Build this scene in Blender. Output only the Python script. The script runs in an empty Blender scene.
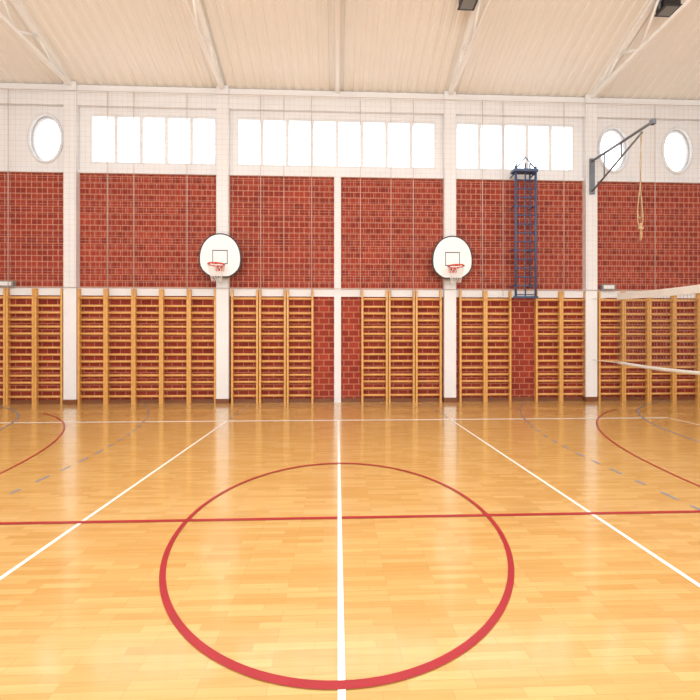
import bpy, bmesh, math, random
from mathutils import Vector, Matrix
random.seed(4)
scene = bpy.context.scene
scene.view_settings.view_transform = 'Standard'
scene.view_settings.look = 'None'

# ---------------------------------------------------------------- materials
def new_mat(name):
    m = bpy.data.materials.new(name); m.use_nodes = True
    nt = m.node_tree; b = nt.nodes['Principled BSDF']
    return m, nt, b
def srgb(r, g, b):
    f = lambda c: (c/255/12.92) if c/255 <= 0.04045 else ((c/255+0.055)/1.055)**2.4
    return (f(r), f(g), f(b), 1)
def plain(name, col, rough=0.5, metal=0.0, noise=0.05, scale=6.0):
    m, nt, b = new_mat(name)
    tc = nt.nodes.new('ShaderNodeTexCoord'); n = nt.nodes.new('ShaderNodeTexNoise')
    n.inputs['Scale'].default_value = scale; n.inputs['Detail'].default_value = 4
    nt.links.new(tc.outputs['Object'], n.inputs['Vector'])
    r = nt.nodes.new('ShaderNodeValToRGB')
    r.color_ramp.elements[0].position = 0.3; r.color_ramp.elements[1].position = 0.7
    r.color_ramp.elements[0].color = tuple(c*(1-noise) for c in col[:3])+(1,)
    r.color_ramp.elements[1].color = tuple(min(1, c*(1+noise)) for c in col[:3])+(1,)
    nt.links.new(n.outputs['Fac'], r.inputs['Fac']); nt.links.new(r.outputs['Color'], b.inputs['Base Color'])
    b.inputs['Roughness'].default_value = rough; b.inputs['Metallic'].default_value = metal
    return m

M_white = plain('white_paint', srgb(232, 232, 234), 0.6, noise=0.03, scale=1.5)
M_ceil = plain('ceiling_cream_metal', srgb(243, 239, 233), 0.6, noise=0.02, scale=0.8)
M_truss = plain('truss_white_paint', srgb(250, 249, 247), 0.5, noise=0.01)
M_frame = plain('window_frame_white', srgb(225, 227, 230), 0.4)
M_post = plain('lacquered_pine_post', srgb(219, 164, 90), 0.35, noise=0.12, scale=14)
M_rung = plain('lacquered_beech_rung', srgb(220, 164, 96), 0.35, noise=0.10, scale=20)
M_brown = plain('brown_skirting', srgb(120, 70, 40), 0.5)
M_black = plain('black_plastic', srgb(28, 26, 30), 0.4)
M_board = plain('backboard_white', srgb(240, 241, 243), 0.4, noise=0.01)
M_orange = plain('rim_orange_paint', srgb(215, 70, 30), 0.4)
M_steel = plain('grey_steel', srgb(120, 128, 138), 0.35, 0.4)
M_blue = plain('blue_steel', srgb(66, 88, 124), 0.45, 0.0)
M_rope = plain('hemp_rope', srgb(198, 168, 130), 0.9, noise=0.2, scale=40)
M_cord = plain('white_cord', srgb(238, 236, 232), 0.8)
M_netw = plain('netting_white', srgb(205, 190, 182), 0.8)
M_netd = plain('netting_grey', srgb(150, 130, 120), 0.8)
M_lw = plain('line_white', srgb(246, 243, 232), 0.3, noise=0.02)
M_lr = plain('line_red', srgb(168, 36, 46), 0.3, noise=0.05)
M_lb = plain('line_blue', srgb(130, 146, 166), 0.3, noise=0.05)
M_grey = plain('grey_plastic', srgb(130, 130, 128), 0.5)

# brick
def brick_mat():
    m, nt, b = new_mat('red_brick')
    L = nt.links.new
    tc = nt.nodes.new('ShaderNodeTexCoord'); sp = nt.nodes.new('ShaderNodeSeparateXYZ'); cb = nt.nodes.new('ShaderNodeCombineXYZ')
    L(tc.outputs['Object'], sp.inputs[0])
    add = nt.nodes.new('ShaderNodeMath'); add.operation = 'ADD'
    L(sp.outputs['X'], add.inputs[0]); L(sp.outputs['Y'], add.inputs[1])
    L(add.outputs[0], cb.inputs['X']); L(sp.outputs['Z'], cb.inputs['Y'])
    br = nt.nodes.new('ShaderNodeTexBrick')
    br.inputs['Scale'].default_value = 1
    br.inputs['Brick Width'].default_value = 0.235; br.inputs['Row Height'].default_value = 0.142
    br.inputs['Mortar Size'].default_value = 0.012; br.inputs['Mortar Smooth'].default_value = 0.3
    br.inputs['Bias'].default_value = -0.15
    br.inputs['Color1'].default_value = srgb(158, 60, 42); br.inputs['Color2'].default_value = srgb(132, 44, 32)
    br.inputs['Mortar'].default_value = srgb(186, 118, 92)
    L(cb.outputs[0], br.inputs['Vector'])
    n = nt.nodes.new('ShaderNodeTexNoise'); n.inputs['Scale'].default_value = 2.2; n.inputs['Detail'].default_value = 8
    L(tc.outputs['Object'], n.inputs['Vector'])
    mr = nt.nodes.new('ShaderNodeMapRange'); mr.inputs['From Min'].default_value = .3; mr.inputs['From Max'].default_value = .7
    mr.inputs['To Min'].default_value = .88; mr.inputs['To Max'].default_value = 1.1
    L(n.outputs['Fac'], mr.inputs['Value'])
    hs = nt.nodes.new('ShaderNodeHueSaturation'); L(br.outputs['Color'], hs.inputs['Color']); L(mr.outputs[0], hs.inputs['Value'])
    L(hs.outputs[0], b.inputs['Base Color'])
    bp = nt.nodes.new('ShaderNodeBump'); bp.inputs['Strength'].default_value = 0.4; bp.inputs['Distance'].default_value = 0.01; bp.invert = True
    L(br.outputs['Fac'], bp.inputs['Height']); L(bp.outputs[0], b.inputs['Normal'])
    b.inputs['Roughness'].default_value = 0.75; b.inputs['Specular IOR Level'].default_value = 0.3
    return m
M_brick = brick_mat()

def floor_mat():
    m, nt, b = new_mat('parquet_floor')
    L = nt.links.new
    tc = nt.nodes.new('ShaderNodeTexCoord')
    br = nt.nodes.new('ShaderNodeTexBrick'); br.offset = 0.37; br.offset_frequency = 3
    br.inputs['Scale'].default_value = 1
    br.inputs['Brick Width'].default_value = 0.28; br.inputs['Row Height'].default_value = 0.055
    br.inputs['Mortar Size'].default_value = 0.0008; br.inputs['Bias'].default_value = 0.0
    br.inputs['Color1'].default_value = srgb(221, 180, 112); br.inputs['Color2'].default_value = srgb(206, 159, 88)
    br.inputs['Mortar'].default_value = srgb(184, 136, 72)
    L(tc.outputs['Object'], br.inputs['Vector'])
    mp = nt.nodes.new('ShaderNodeMapping'); mp.inputs['Scale'].default_value = (1.2, 22, 1)
    L(tc.outputs['Object'], mp.inputs['Vector'])
    n = nt.nodes.new('ShaderNodeTexNoise'); n.inputs['Scale'].default_value = 3; n.inputs['Detail'].default_value = 6
    L(mp.outputs[0], n.inputs['Vector'])
    mx = nt.nodes.new('ShaderNodeMix'); mx.data_type = 'RGBA'; mx.blend_type = 'SOFT_LIGHT'
    mx.inputs['Factor'].default_value = 0.42
    L(br.outputs['Color'], mx.inputs[6])
    bw = nt.nodes.new('ShaderNodeRGBToBW'); L(n.outputs['Color'], bw.inputs[0]); L(bw.outputs[0], mx.inputs[7])
    L(mx.outputs[2], b.inputs['Base Color'])
    b.inputs['Roughness'].default_value = 0.22
    b.inputs['Coat Weight'].default_value = 0.5; b.inputs['Coat Roughness'].default_value = 0.09
    n2 = nt.nodes.new('ShaderNodeTexNoise'); n2.inputs['Scale'].default_value = 1.3
    L(tc.outputs['Object'], n2.inputs['Vector'])
    bp = nt.nodes.new('ShaderNodeBump'); bp.inputs['Strength'].default_value = 0.03; bp.inputs['Distance'].default_value = 0.02
    L(n2.outputs['Fac'], bp.inputs['Height']); L(bp.outputs[0], b.inputs['Normal'])
    return m
M_floor = floor_mat()

def glass_mat():
    m = bpy.data.materials.new('window_glass'); m.use_nodes = True; nt = m.node_tree
    nt.nodes.remove(nt.nodes['Principled BSDF']); o = nt.nodes['Material Output']
    t = nt.nodes.new('ShaderNodeBsdfTransparent'); g = nt.nodes.new('ShaderNodeBsdfGlossy'); g.inputs['Roughness'].default_value = 0.05
    mx = nt.nodes.new('ShaderNodeMixShader'); mx.inputs[0].default_value = 0.06
    nt.links.new(t.outputs[0], mx.inputs[1]); nt.links.new(g.outputs[0], mx.inputs[2]); nt.links.new(mx.outputs[0], o.inputs[0])
    return m
M_glass = glass_mat()

# ---------------------------------------------------------------- mesh builder
class MB:
    def __init__(s): s.v = []; s.f = []; s.m = []; s.mats = []; s.sm = []
    def mi(s, mat):
        if mat not in s.mats: s.mats.append(mat)
        return s.mats.index(mat)
    def add(s, vs, fs, mat, smooth=False):
        o = len(s.v); k = s.mi(mat); s.v += [tuple(v) for v in vs]
        for f in fs: s.f.append([i+o for i in f]); s.m.append(k); s.sm.append(smooth)
    def box(s, x0, x1, y0, y1, z0, z1, mat):
        vs = [(x, y, z) for z in (z0, z1) for y in (y0, y1) for x in (x0, x1)]
        s.add(vs, [(0,2,3,1),(4,5,7,6),(0,1,5,4),(2,6,7,3),(0,4,6,2),(1,3,7,5)], mat)
    def tube(s, pts, r, mat, n=8, closed=False, rz=None):
        pts = [Vector(p) for p in pts]; N = len(pts); vs = []
        up0 = None
        for i, p in enumerate(pts):
            a = pts[(i-1) % N] if (closed or i > 0) else p
            b = pts[(i+1) % N] if (closed or i < N-1) else p
            t = (b-a).normalized()
            if up0 is None:
                ref = Vector((0, 0, 1)) if abs(t.z) < 0.9 else Vector((0, 1, 0))
            else: ref = up0
            side = t.cross(ref).normalized(); up = side.cross(t).normalized(); up0 = up
            for k in range(n):
                an = 2*math.pi*(k+0.5)/n
                vs.append(p + side*math.cos(an)*r + up*math.sin(an)*(rz or r))
        fs = []
        for i in range(N if closed else N-1):
            j = (i+1) % N
            for k in range(n): fs.append((i*n+k, i*n+(k+1) % n, j*n+(k+1) % n, j*n+k))
        if not closed:
            fs.append(tuple(range(n))[::-1]); fs.append(tuple((N-1)*n+k for k in range(n)))
        s.add(vs, fs, mat, n > 5)
    def prism(s, outline, y0, y1, mat):   # outline (x,z), extruded in y
        n = len(outline)
        vs = [(x, y0, z) for x, z in outline]+[(x, y1, z) for x, z in outline]
        fs = [tuple(range(n)), tuple(range(2*n-1, n-1, -1))]
        for i in range(n): j = (i+1) % n; fs.append((i, n+i, n+j, j))
        s.add(vs, fs, mat)
    def obj(s, name, loc=(0, 0, 0), bevel=0):
        me = bpy.data.meshes.new(name); me.from_pydata(s.v, [], s.f)
        for m in s.mats: me.materials.append(m)
        me.polygons.foreach_set('material_index', s.m); me.polygons.foreach_set('use_smooth', s.sm)
        me.update()
        bm = bmesh.new(); bm.from_mesh(me); bmesh.ops.recalc_face_normals(bm, faces=bm.faces); bm.to_mesh(me); bm.free()
        o = bpy.data.objects.new(name, me); o.location = loc; scene.collection.objects.link(o)
        if bevel:
            b = o.modifiers.new('bevel', 'BEVEL'); b.width = bevel; b.segments = 2
        return o
def inst(src, name, loc):
    o = bpy.data.objects.new(name, src.data); o.location = loc; scene.collection.objects.link(o)
    for m in src.modifiers:
        b = o.modifiers.new(m.name, m.type); b.width = m.width; b.segments = m.segments
    return o

# ---------------------------------------------------------------- room
YW = 11.25; XS = 9.9; YB = -9.0; EAVE = 7.30; SL = 0.30
YR = (YW+YB)/2; RIDGE = EAVE+SL*(YW-YR)
BT = 5.31   # brick top
W0, W1 = 5.54, 6.69
b = MB(); b.box(-XS-.3, XS+.3, YB-.3, YW+.3, -0.2, 0, M_floor); b.obj('floor')

wins = [(-5.70, -2.83, 5), (-2.36, 2.34, 8), (2.82, 5.72, 5)]
ovals = [-8.30, -6.70, 6.70, 8.30]
b = MB()
b.box(-XS, XS, YW, YW+.3, 0, BT, M_brick)
b.box(-XS, XS, YW, YW+.3, BT, W0, M_white)
b.box(-XS, XS, YW, YW+.3, W1, EAVE+.1, M_white)
def panel_oval(b, x0, x1, z0, z1, cx, cz, rx, rz, N=64):
    w, h = (x1-x0)/2, (z1-z0)/2; mx, mz = (x0+x1)/2, (z0+z1)/2
    inner = []; outer = []
    ca = [math.atan2(sz*h, sx*w) % (2*math.pi) for sx, sz in ((1,1),(-1,1),(-1,-1),(1,-1))]
    for i in range(N):
        a = 2*math.pi*i/N
        inner.append((cx+rx*math.cos(a), cz+rz*math.sin(a)))
        sc = min(w/max(abs(math.cos(a)), 1e-9), h/max(abs(math.sin(a)), 1e-9))
        outer.append([mx+sc*math.cos(a), mz+sc*math.sin(a)])
    for k, (sx, sz) in enumerate(((1,1),(-1,1),(-1,-1),(1,-1))):
        i = round(ca[k]/(2*math.pi)*N) % N; outer[i] = [mx+sx*w, mz+sz*h]
    vs = [(x, YW, z) for x, z in inner]+[(x, YW, z) for x, z in outer]+[(x, YW+.3, z) for x, z in inner]+[(x, YW+.3, z) for x, z in outer]
    fs = []
    for i in range(N):
        j = (i+1) % N
        fs += [(i, j, N+j, N+i), (2*N+i, 3*N+i, 3*N+j, 2*N+j), (i, 2*N+i, 2*N+j, j)]
    b.add(vs, fs, M_white)
RX, RZ = 0.37, 0.55; OZ = 6.10
solids = [(-XS, -9.1), (-5.90, -5.70), (-2.83, -2.36), (2.34, 2.82), (5.72, 5.90), (9.1, XS)]
for a, c in solids: b.box(a, c, YW, YW+.3, W0, W1, M_white)
for x0, x1, cx in ((-9.1, -7.5, -8.30), (-7.5, -5.9, -6.70), (5.9, 7.5, 6.70), (7.5, 9.1, 8.30)):
    panel_oval(b, x0, x1, W0-.0, W1+.0, cx, OZ, RX, RZ)
b.obj('wall_back')
b = MB(); b.box(-XS-.3, -XS, YB, YW+.3, 0, RIDGE, M_white); b.obj('wall_left')
b = MB(); b.box(XS, XS+.3, YB, YW+.3, 0, RIDGE, M_white); b.obj('wall_right')
b = MB(); b.box(-XS-.3, XS+.3, YB-.3, YB, 0, EAVE+.1, M_white); b.obj('wall_front')

# windows
k = 1
for x0, x1, n in wins:
    b = MB(); f = .05; y0, y1 = YW+.01, YW+.09
    b.box(x0, x1, y0, y1, W0, W0+f, M_frame); b.box(x0, x1, y0, y1, W1-f, W1, M_frame)
    for i in range(n+1):
        x = x0+(x1-x0)*i/n; hw = .036
        xa, xb = max(x0, x-hw), min(x1, x+hw)
        b.box(xa, xb, y0-.01, y1+.01, W0, W1, M_frame)
    b.box(x0, x1, y0+.035, y0+.04, W0, W1, M_glass)
    b.obj('window_%d' % k); k += 1
for cx in ovals:
    b = MB()
    for (r, yy, t) in ((0.0, YW-.01, .035), (-.035, YW+.1, .03)):
        pts = [(cx+(RX+r)*math.cos(a), yy, OZ+(RZ+r)*math.sin(a)) for a in [2*math.pi*i/48 for i in range(48)]]
        b.tube(pts, t, M_frame, 8, closed=True)
    b.prism([(cx+RX*math.cos(2*math.pi*i/48), OZ+RZ*math.sin(2*math.pi*i/48)) for i in range(48)], YW+.1, YW+.105, M_glass)
    b.obj('window_%d' % k); k += 1

# ceiling: corrugated sheet, both slopes
prof = []
x = -XS-.3
while x < XS+.3:
    prof += [(x, 0), (x+.10, 0), (x+.125, .025), (x+.20, .025)]; x += .225
prof.append((x, 0))
vs = []; n = len(prof)
for y, z in ((YW+.35, EAVE-SL*.35), (YR, RIDGE), (YB-.35, EAVE-SL*.35)):
    vs += [(px, y, z+pz) for px, pz in prof]
fs = [(r*n+i, r*n+i+1, (r+1)*n+i+1, (r+1)*n+i) for r in range(2) for i in range(n-1)]
b = MB(); b.add(vs, fs, M_ceil)
b.add([(-XS-.3, YW+.35, EAVE+.1), (XS+.3, YW+.35, EAVE+.1), (XS+.3, YR, RIDGE+.25), (-XS-.3, YR, RIDGE+.25), (XS+.3, YB-.35, EAVE+.1), (-XS-.3, YB-.35, EAVE+.1)], [(0,1,2,3), (3,2,4,5)], M_ceil)
b.obj('ceiling')

# columns
COLX = [-9.5, -6.08, -2.655, 2.655, 6.07, 9.5]
for i, cx in enumerate(COLX):
    b = MB(); b.box(cx-.14, cx+.14, YW-.16, YW, 0.0, EAVE+.05, M_white)
    b.box(cx-.15, cx+.15, YW-.175, YW, 0, .11, M_brown)
    b.obj('column' if i == 0 else 'column.%03d' % i)
b = MB(); b.box(-.08, .08, YW-.07, YW, 0, BT, M_white); b.obj('pilaster')
b = MB(); b.box(-XS, XS, YW-.04, YW, 2.49, 2.66, M_white); b.obj('trim_1')
b = MB(); b.box(-XS, XS, YW-.06, YW, BT, BT+.06, M_white); b.obj('trim_2')
b = MB(); b.box(-XS, XS, YW-.10, YW, 6.84, EAVE+.0, M_white); b.obj('trim_3')
b = MB(); b.box(-XS, XS, YW-.03, YW, 0, .09, M_brown); b.obj('baseboard_back')

# roof trusses (wedge lattice)
def truss(cx, name):
    b = MB(); w = .045
    def zt(y): return EAVE+SL*(YW-y if y > YR else y-YB)-.05
    zb = EAVE-.02
    b.tube([(cx, YW-.05, zt(YW-.05)), (cx, YR, zt(YR))], .065, M_truss, 4)
    b.tube([(cx, YR, zt(YR)), (cx, YB+.05, zt(YB+.05))], .065, M_truss, 4)
    b.tube([(cx, YW-.1, zb), (cx, YB+.1, zb)], .055, M_truss, 4)
    step = 1.1; y = YW-1.3; top = False
    pv = (cx, YW-.7, zb)
    while y > YB+1.0:
        top = not top
        p = (cx, y, zt(y)) if top else (cx, y, zb)
        b.tube([pv, p], .026, M_truss, 6); pv = p; y -= step*.62
    return b.obj(name)
for i, cx in enumerate([-9.5, -6.08, -2.655, 0, 2.655, 6.07, 9.5]):
    truss(cx, 'roof_truss' if i == 0 else 'roof_truss.%03d' % i)

# ---------------------------------------------------------------- wall bars
def bars():
    b = MB(); w = .625; pw = .046
    for sx in (-1, 1):
        x = sx*(w/2-pw/2-.002)
        b.box(x-pw/2, x+pw/2, -.12, -.02, 0, 2.64, M_post)
    for i in range(14):
        z = .17+i*.160
        b.tube([(-w/2+pw*.5, -.085, z), (w/2-pw*.5, -.085, z)], .018, M_rung, 8, rz=.028)
    b.tube([(-w/2+pw*.5, -.11, 2.43), (w/2-pw*.5, -.11, 2.43)], .018, M_rung, 8, rz=.030)
    for z in (.3, 1.3, 2.3):
        for sx in (-1, 1):
            b.box(sx*(w/2-.03)-.012, sx*(w/2-.03)+.012, -.02, 0.0, z, z+.05, M_steel)
    return b
mesh = None; cnt = 0
centers = []
for lo, n in ((-8.78, 4),):
    centers += [lo+.315+.63*i for i in range(n)]
centers += [-5.62+.625*i for i in range(5)]
centers += [-2.155+.64*i for i in range(3)]
centers += [.87+.64*i for i in range(3)]
centers += [3.20, 3.825, 5.04, 5.665]
centers += [6.58+.63*i for i in range(5)]
centers.sort()
for c in centers:
    nm = 'wall_bars' if cnt == 0 else 'wall_bars.%03d' % cnt
    if cnt == 0: mesh = bars().obj(nm, (c, YW, 0))
    else: inst(mesh, nm, (c, YW, 0))
    cnt += 1

# ---------------------------------------------------------------- backboards
def outline():
    pts = []; e = 2/2.1
    for i in range(41):
        a = math.pi*i/40; c, s = math.cos(a), math.sin(a)
        pts.append((.475*math.copysign(abs(c)**e, c), .42+.58*abs(s)**e))
    left = [(-.472, .34), (-.455, .25), (-.41, .16), (-.33, .08), (-.24, .02), (-.17, 0)]
    pts += left + [(-x, z) for x, z in left[::-1]]
    return pts
def shrink(p, d):
    out = []
    n = len(p)
    for i in range(n):
        a = Vector(p[i-1]); c = Vector(p[(i+1) % n]); t = (c-a).normalized(); nn = Vector((-t.y, t.x))
        out.append((p[i][0]+nn.x*d, p[i][1]+nn.y*d))
    return out
def hoop():
    b = MB()
    o = outline()
    b.prism(o, 0, .035, M_black)
    b.prism(shrink(o, .030), -.006, .0, M_board)
    for (x0, x1, z0, z1) in ((-.17, .17, .60, .62), (-.17, .17, .30, .32), (-.17, -.155, .30, .62), (.155, .17, .30, .62)):
        b.box(x0, x1, -.009, -.006, z0, z1, M_black)
    b.box(-.10, .10, .035, .2095, .30, .36, M_steel); b.box(-.10, .10, .035, .2095, .70, .76, M_steel)
    rz = .24
    b.box(-.09, .09, -.03, -.006, rz-.10, rz+.03, M_orange)
    b.box(-.05, .05, -.12, -.02, rz-.015, rz+.012, M_orange)
    cy = -.33; rx, ry = .17, .225
    b.tube([(rx*math.cos(t), cy+ry*math.sin(t), rz) for t in [2*math.pi*i/36 for i in range(36)]], .018, M_orange, 8, closed=True)
    for sgn in (-1, 1): b.tube([(sgn*.05, -.02, rz-.08), (sgn*.09, -.14, rz-.01)], .008, M_orange, 6)
    N = 12
    def ring(lv, off):
        q = lv/5; sc = 1-.42*q
        return [(rx*sc*math.cos(2*math.pi*(i+off)/N), cy+ry*sc*math.sin(2*math.pi*(i+off)/N), rz-.01-.36*q) for i in range(N)]
    for lv in range(5):
        A = ring(lv, .5*(lv % 2)); B = ring(lv+1, .5*((lv+1) % 2))
        for i in range(N):
            b.tube([A[i], B[i]], .0035, M_cord, 4)
            b.tube([A[i], B[(i-1) % N] if lv % 2 == 0 else B[(i+1) % N]], .0035, M_cord, 4)
    return b
hb = hoop().obj('basketball_hoop', (-2.655, 10.88, 2.88))
inst(hb, 'basketball_hoop.001', (2.655, 10.88, 2.88))

# ---------------------------------------------------------------- protective net curtain
b = MB(); yn = YW-.19; z0, z1 = 2.66, 7.12; sp = .118
x = -XS+.05
while x < XS-.02:
    b.tube([(x, yn, z0), (x, yn, z1)], .0018, M_netw, 4); x += sp
z = z0
while z < z1:
    b.tube([(-XS+.05, yn, z), (XS-.05, yn, z)], .0018, M_netw, 4); z += sp
for zz in (z0, z1): b.tube([(-XS+.05, yn, zz), (XS-.05, yn, zz)], .008, M_netw, 6)
for cx in (-5.21, -4.63, -3.44, -1.77, -1.24, -.60, .53, 1.245, 1.77, 3.41, 3.90, 5.37, -7.4, 7.6):
    b.tube([(cx, yn-.02, 2.5), (cx, yn-.02, z1)], .008, M_netw, 6)
b.obj('protective_net')

# ---------------------------------------------------------------- blue climbing ladder
b = MB(); xa, xb, xm = 4.13, 4.60, 4.365
for x in (xa, xb):
    b.tube([(x, 10.84, 2.46), (x, 10.84, 5.50)], .028, M_blue, 8)
    b.tube([(x*.7+xm*.3, 11.0, 2.70), (x*.7+xm*.3, 11.0, 5.62)], .018, M_blue, 8)
b.tube([(xm, 10.86, 2.46), (xm, 10.86, 5.58)], .016, M_blue, 8)
z = 2.52
while z < 5.5:
    b.tube([(xa, 10.84, z), (xb, 10.84, z)], .015, M_blue, 8)
    z += .205
for z in (2.75, 3.6, 4.6, 5.35):
    for x in (xa, xb): b.tube([(x, 10.84, z), (x, YW-.001, z)], .018, M_blue, 6)
b.box(xa-.05, xb+.05, 10.80, 11.04, 5.38, 5.44, M_blue)
b.tube([(xa, 10.84, 5.44), (xm, 10.86, 5.72), (xb, 10.84, 5.44)], .015, M_blue, 6)
b.tube([(xa-.05, 10.84, 2.46), (xb+.05, 10.84, 2.46)], .03, M_blue, 8)
b.obj('climbing_ladder')

# ---------------------------------------------------------------- boom with rope
b = MB(); bx = 6.07
b.box(bx-.06, bx+.06, 11.05, 11.089, 4.95, 5.80, M_steel)
b.tube([(bx, 11.05, 5.74), (bx, 8.90, 5.66)], .028, M_steel, 8)
b.tube([(bx, 11.05, 5.02), (bx, 9.20, 5.60)], .022, M_steel, 8)
b.tube([(bx, 10.55, 5.72), (bx, 10.55, 5.18)], .015, M_steel, 8)
b.tube([(bx, 9.9, 5.69), (bx, 9.9, 5.38)], .015, M_steel, 8)
b.box(bx-.04, bx+.04, 8.84, 8.93, 5.61, 5.70, M_steel)
b.obj('swing_boom')
b = MB(); ry = 9.25
b.tube([(bx, ry, 5.64), (bx+.01, ry, 5.0), (bx, ry, 4.60)], .008, M_rope, 8)
b.tube([(bx+.02, ry-.02, 5.64), (bx-.03, ry-.02, 5.0), (bx-.01, ry, 4.62)], .006, M_rope, 8)
for wdt, zb, ph in ((.055, 3.72, 0), (.04, 3.9, .03)):
    pts = []
    for i in range(25):
        t = 2*math.pi*i/24
        pts.append((bx+ph*.4+wdt*math.sin(t)*(.5+.5*math.cos(t/2+1)**2), ry+.03*math.sin(2*t)+ph, (4.62+zb)/2+(4.62-zb)/2*math.cos(t)))
    b.tube(pts, .011, M_rope, 8)
b.tube([(bx, ry, 3.80), (bx+.01, ry, 3.64), (bx, ry, 3.45)], .024, M_rope, 8)
b.tube([(bx-.04, ry, 3.70), (bx+.01, ry-.03, 3.66), (bx+.05, ry, 3.70), (bx+.01, ry+.03, 3.74)], .020, M_rope, 8, closed=True)
b.obj('climbing_rope')

# ---------------------------------------------------------------- volleyball net
b = MB(); nx = 6.09; ya, ye = 10.06, 1.5
def ztop(y): q = (ya-y)/(ya-ye); return 2.42-.55*q+.75*q*q*.8 if q < 1 else 2.4
def zbot(y): q = (ya-y)/(ya-ye); return .97-.38*q*(1-q)-.1*math.sin(q*9)*.2
NS = 100
ys = [ya+(ye-ya)*i/NS for i in range(NS+1)]
vs = []; fs = []
for y in ys:
    vs += [(nx-.02, y, ztop(y)-.08), (nx-.012, y, ztop(y)+.06), (nx+.012, y, ztop(y)+.06), (nx+.02, y, ztop(y)-.08)]
for i in range(NS):
    for k in range(4): fs.append((i*4+k, i*4+(k+1) % 4, i*4+4+(k+1) % 4, i*4+4+k))
fs += [(0, 1, 2, 3), (NS*4+3, NS*4+2, NS*4+1, NS*4)]
b.add(vs, fs, M_cord)
b.tube([(nx, y, zbot(y)) for y in ys[::2]], .035, M_cord, 8)
for y in ys: b.tube([(nx, y, zbot(y)), (nx, y, ztop(y)-.05)], .0025, M_netd, 4)
for k in range(1, 14):
    q = k/14; b.tube([(nx, y, zbot(y)*(1-q)+ztop(y)*q) for y in ys[::4]], .0025, M_netd, 4)
b.tube([(nx, ya, ztop(ya)), (nx, 10.6, 2.42), (nx, YW-.165, 2.45)], .008, M_cord, 6)
b.tube([(nx, ya, zbot(ya)), (nx, 10.6, .98), (nx, YW-.165, 1.0)], .008, M_cord, 6)
b.tube([(nx, ye, ztop(ye)), (nx, ye, 0.006)], .04, M_steel, 10)
b.box(nx-.15, nx+.15, ye-.15, ye+.15, 0.006, .03, M_steel)
b.obj('volleyball_net')

# ---------------------------------------------------------------- floodlights and small boxes
def flood():
    b = MB()
    b.box(-.14, .14, -.15, .15, -.10, .06, M_black)
    b.box(-.16, .16, -.17, .17, -.12, -.10, M_black)
    b.box(-.12, .12, -.13, .13, -.124, -.12, M_grey)
    for sx in (-1, 1): b.box(sx*.165-.01, sx*.165+.01, -.03, .03, -.08, .16, M_steel)
    b.box(-.17, .17, -.03, .03, .14, .16, M_steel)
    b.box(-.02, .02, -.02, .02, .15, .21, M_steel)
    return b
fl = flood().obj('floodlight', (2.43, 8.75, 7.83), bevel=.008)
fl2 = inst(fl, 'floodlight.001', (6.28, 8.75, 7.83))
def ebox(name, x):
    b = MB(); b.box(x-.17, x+.17, YW-.12, YW-.001, 2.68, 2.81, M_grey); b.box(x-.13, x+.13, YW-.125, YW-.12, 2.70, 2.79, M_white); return b.obj(name, bevel=.01)
ebox('emergency_light', -7.52); ebox('emergency_light.001', 6.52)

# ---------------------------------------------------------------- court markings
b = MB(); CY = 3.70; KX = 2/3
def rect(x0, x1, y0, y1, mat, z=.002): b.add([(x0, y0, z), (x1, y0, z), (x1, y1, z), (x0, y1, z)], [(0, 1, 2, 3)], mat)
def strip(pts, w, mat, z=.003, closed=False, dash=None):
    L = []; R = []; n = len(pts)
    for i in range(n):
        a = Vector(pts[i-1] if (closed or i) else pts[i]); c = Vector(pts[(i+1) % n] if (closed or i < n-1) else pts[i])
        t = (c-a).normalized(); nn = Vector((-t.y, t.x))*w/2; p = Vector(pts[i])
        L.append(((p+nn).x*KX, (p+nn).y, z)); R.append(((p-nn).x*KX, (p-nn).y, z))
    d = 0
    for i in range(n if closed else n-1):
        j = (i+1) % n; seg = (Vector(pts[j])-Vector(pts[i])).length; d += seg
        if dash and (d % (2*dash)) > dash: continue
        b.add([L[i], L[j], R[j], R[i]], [(0, 1, 2, 3)], mat)
rect(0, .032, -.8, 8.5, M_lw, .004)
rect(-1.988, -1.956, -.8, 8.5, M_lw); rect(2.037, 2.070, -.8, 8.5, M_lw)
rect(-6.13, 6.15, 8.50, 8.60, M_lw); rect(-6.13, 6.15, -.9, -.8, M_lw)
rect(-6.13, -6.09, -.8, 8.5, M_lw); rect(6.11, 6.15, -.8, 8.5, M_lw)
for sx in (-1.97, 2.055):
    y = 8.8
    while y < 10.6: rect(sx-.015, sx+.015, y, y+.2, M_lb); y += .4
rect(-XS+.6, XS-.6, 3.73, 3.780, M_lr, .003)
N = 128
strip([(.02+1.775*math.cos(2*math.pi*i/N), 3.685+1.775*math.sin(2*math.pi*i/N)) for i in range(N)], .050, M_lr, .005, True)
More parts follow.
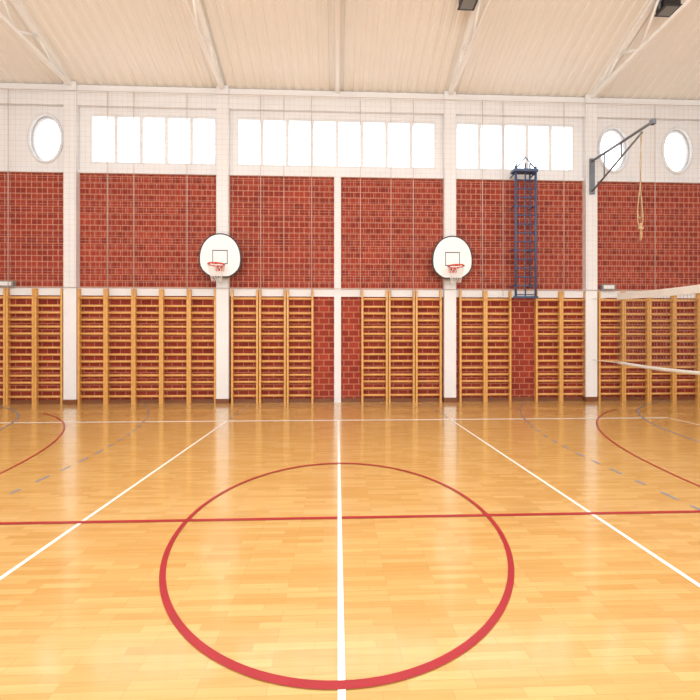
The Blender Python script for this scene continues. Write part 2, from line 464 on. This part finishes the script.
for s in (-1, 1):
    strip([(s*(11.95-6.75*math.cos(a)), 3.75+6.75*math.sin(a)) for a in [math.radians(-62+124*i/80) for i in range(81)]], .042, M_lr, .003)
    def ball(R):
        p = []
        for i in range(61): a = math.radians(-90+90*i/60); p.append((s*(13.5-R*math.cos(a)), 3.75-1.5+R*math.sin(a)))
        for i in range(1, 10): p.append((s*(13.5-R), 3.75-1.5+3*i/10))
        for i in range(61): a = math.radians(90*i/60); p.append((s*(13.5-R*math.cos(a)), 3.75+1.5+R*math.sin(a)))
        return [q for q in p if -8 < q[1] < 11.1]
    strip(ball(6), .04, M_lb, .002)
    p = ball(9); q = []
    for i in range(len(p)-1):
        for t in range(4): q.append(tuple(Vector(p[i]).lerp(Vector(p[i+1]), t/4)))
    strip(q, .045, M_lb, .002, dash=.20)
b.obj('court_markings')

# ---------------------------------------------------------------- lights
def area(name, loc, rot, sx, sy, e, col=(1, 1, 1)):
    l = bpy.data.lights.new(name, 'AREA'); l.shape = 'RECTANGLE'; l.size = sx; l.size_y = sy; l.energy = e; l.color = col
    o = bpy.data.objects.new(name, l); o.location = loc; o.rotation_euler = rot; scene.collection.objects.link(o); return o
area('ceiling_light_bank', (0, 2.5, 7.9), (0, 0, 0), 16, 7, 790, (.98, .99, 1))  # added fill under the roof, brightens the hall; no fixture stands here
area('window_daylight', (0, YB+.5, 4.8), (math.radians(112), 0, 0), 17, 3, 1320, (.96, .98, 1))  # added fill behind the camera, wall has no window; tilted up to brighten ceiling
w = bpy.data.worlds.new('overcast_sky'); scene.world = w; w.use_nodes = True
w.node_tree.nodes['Background'].inputs[0].default_value = (.98, .99, 1, 1)
w.node_tree.nodes['Background'].inputs[1].default_value = 3.0

# ---------------------------------------------------------------- camera
cam = bpy.data.cameras.new('camera'); co = bpy.data.objects.new('camera', cam); scene.collection.objects.link(co)
co.location = (0, 0, 1.374); co.rotation_euler = (math.radians(90), 0, math.radians(-2.7))
cam.sensor_width = 36; cam.lens = 475/700*36; cam.shift_x = -10/700; cam.shift_y = -6/700
cam.clip_start = .05
scene.camera = co
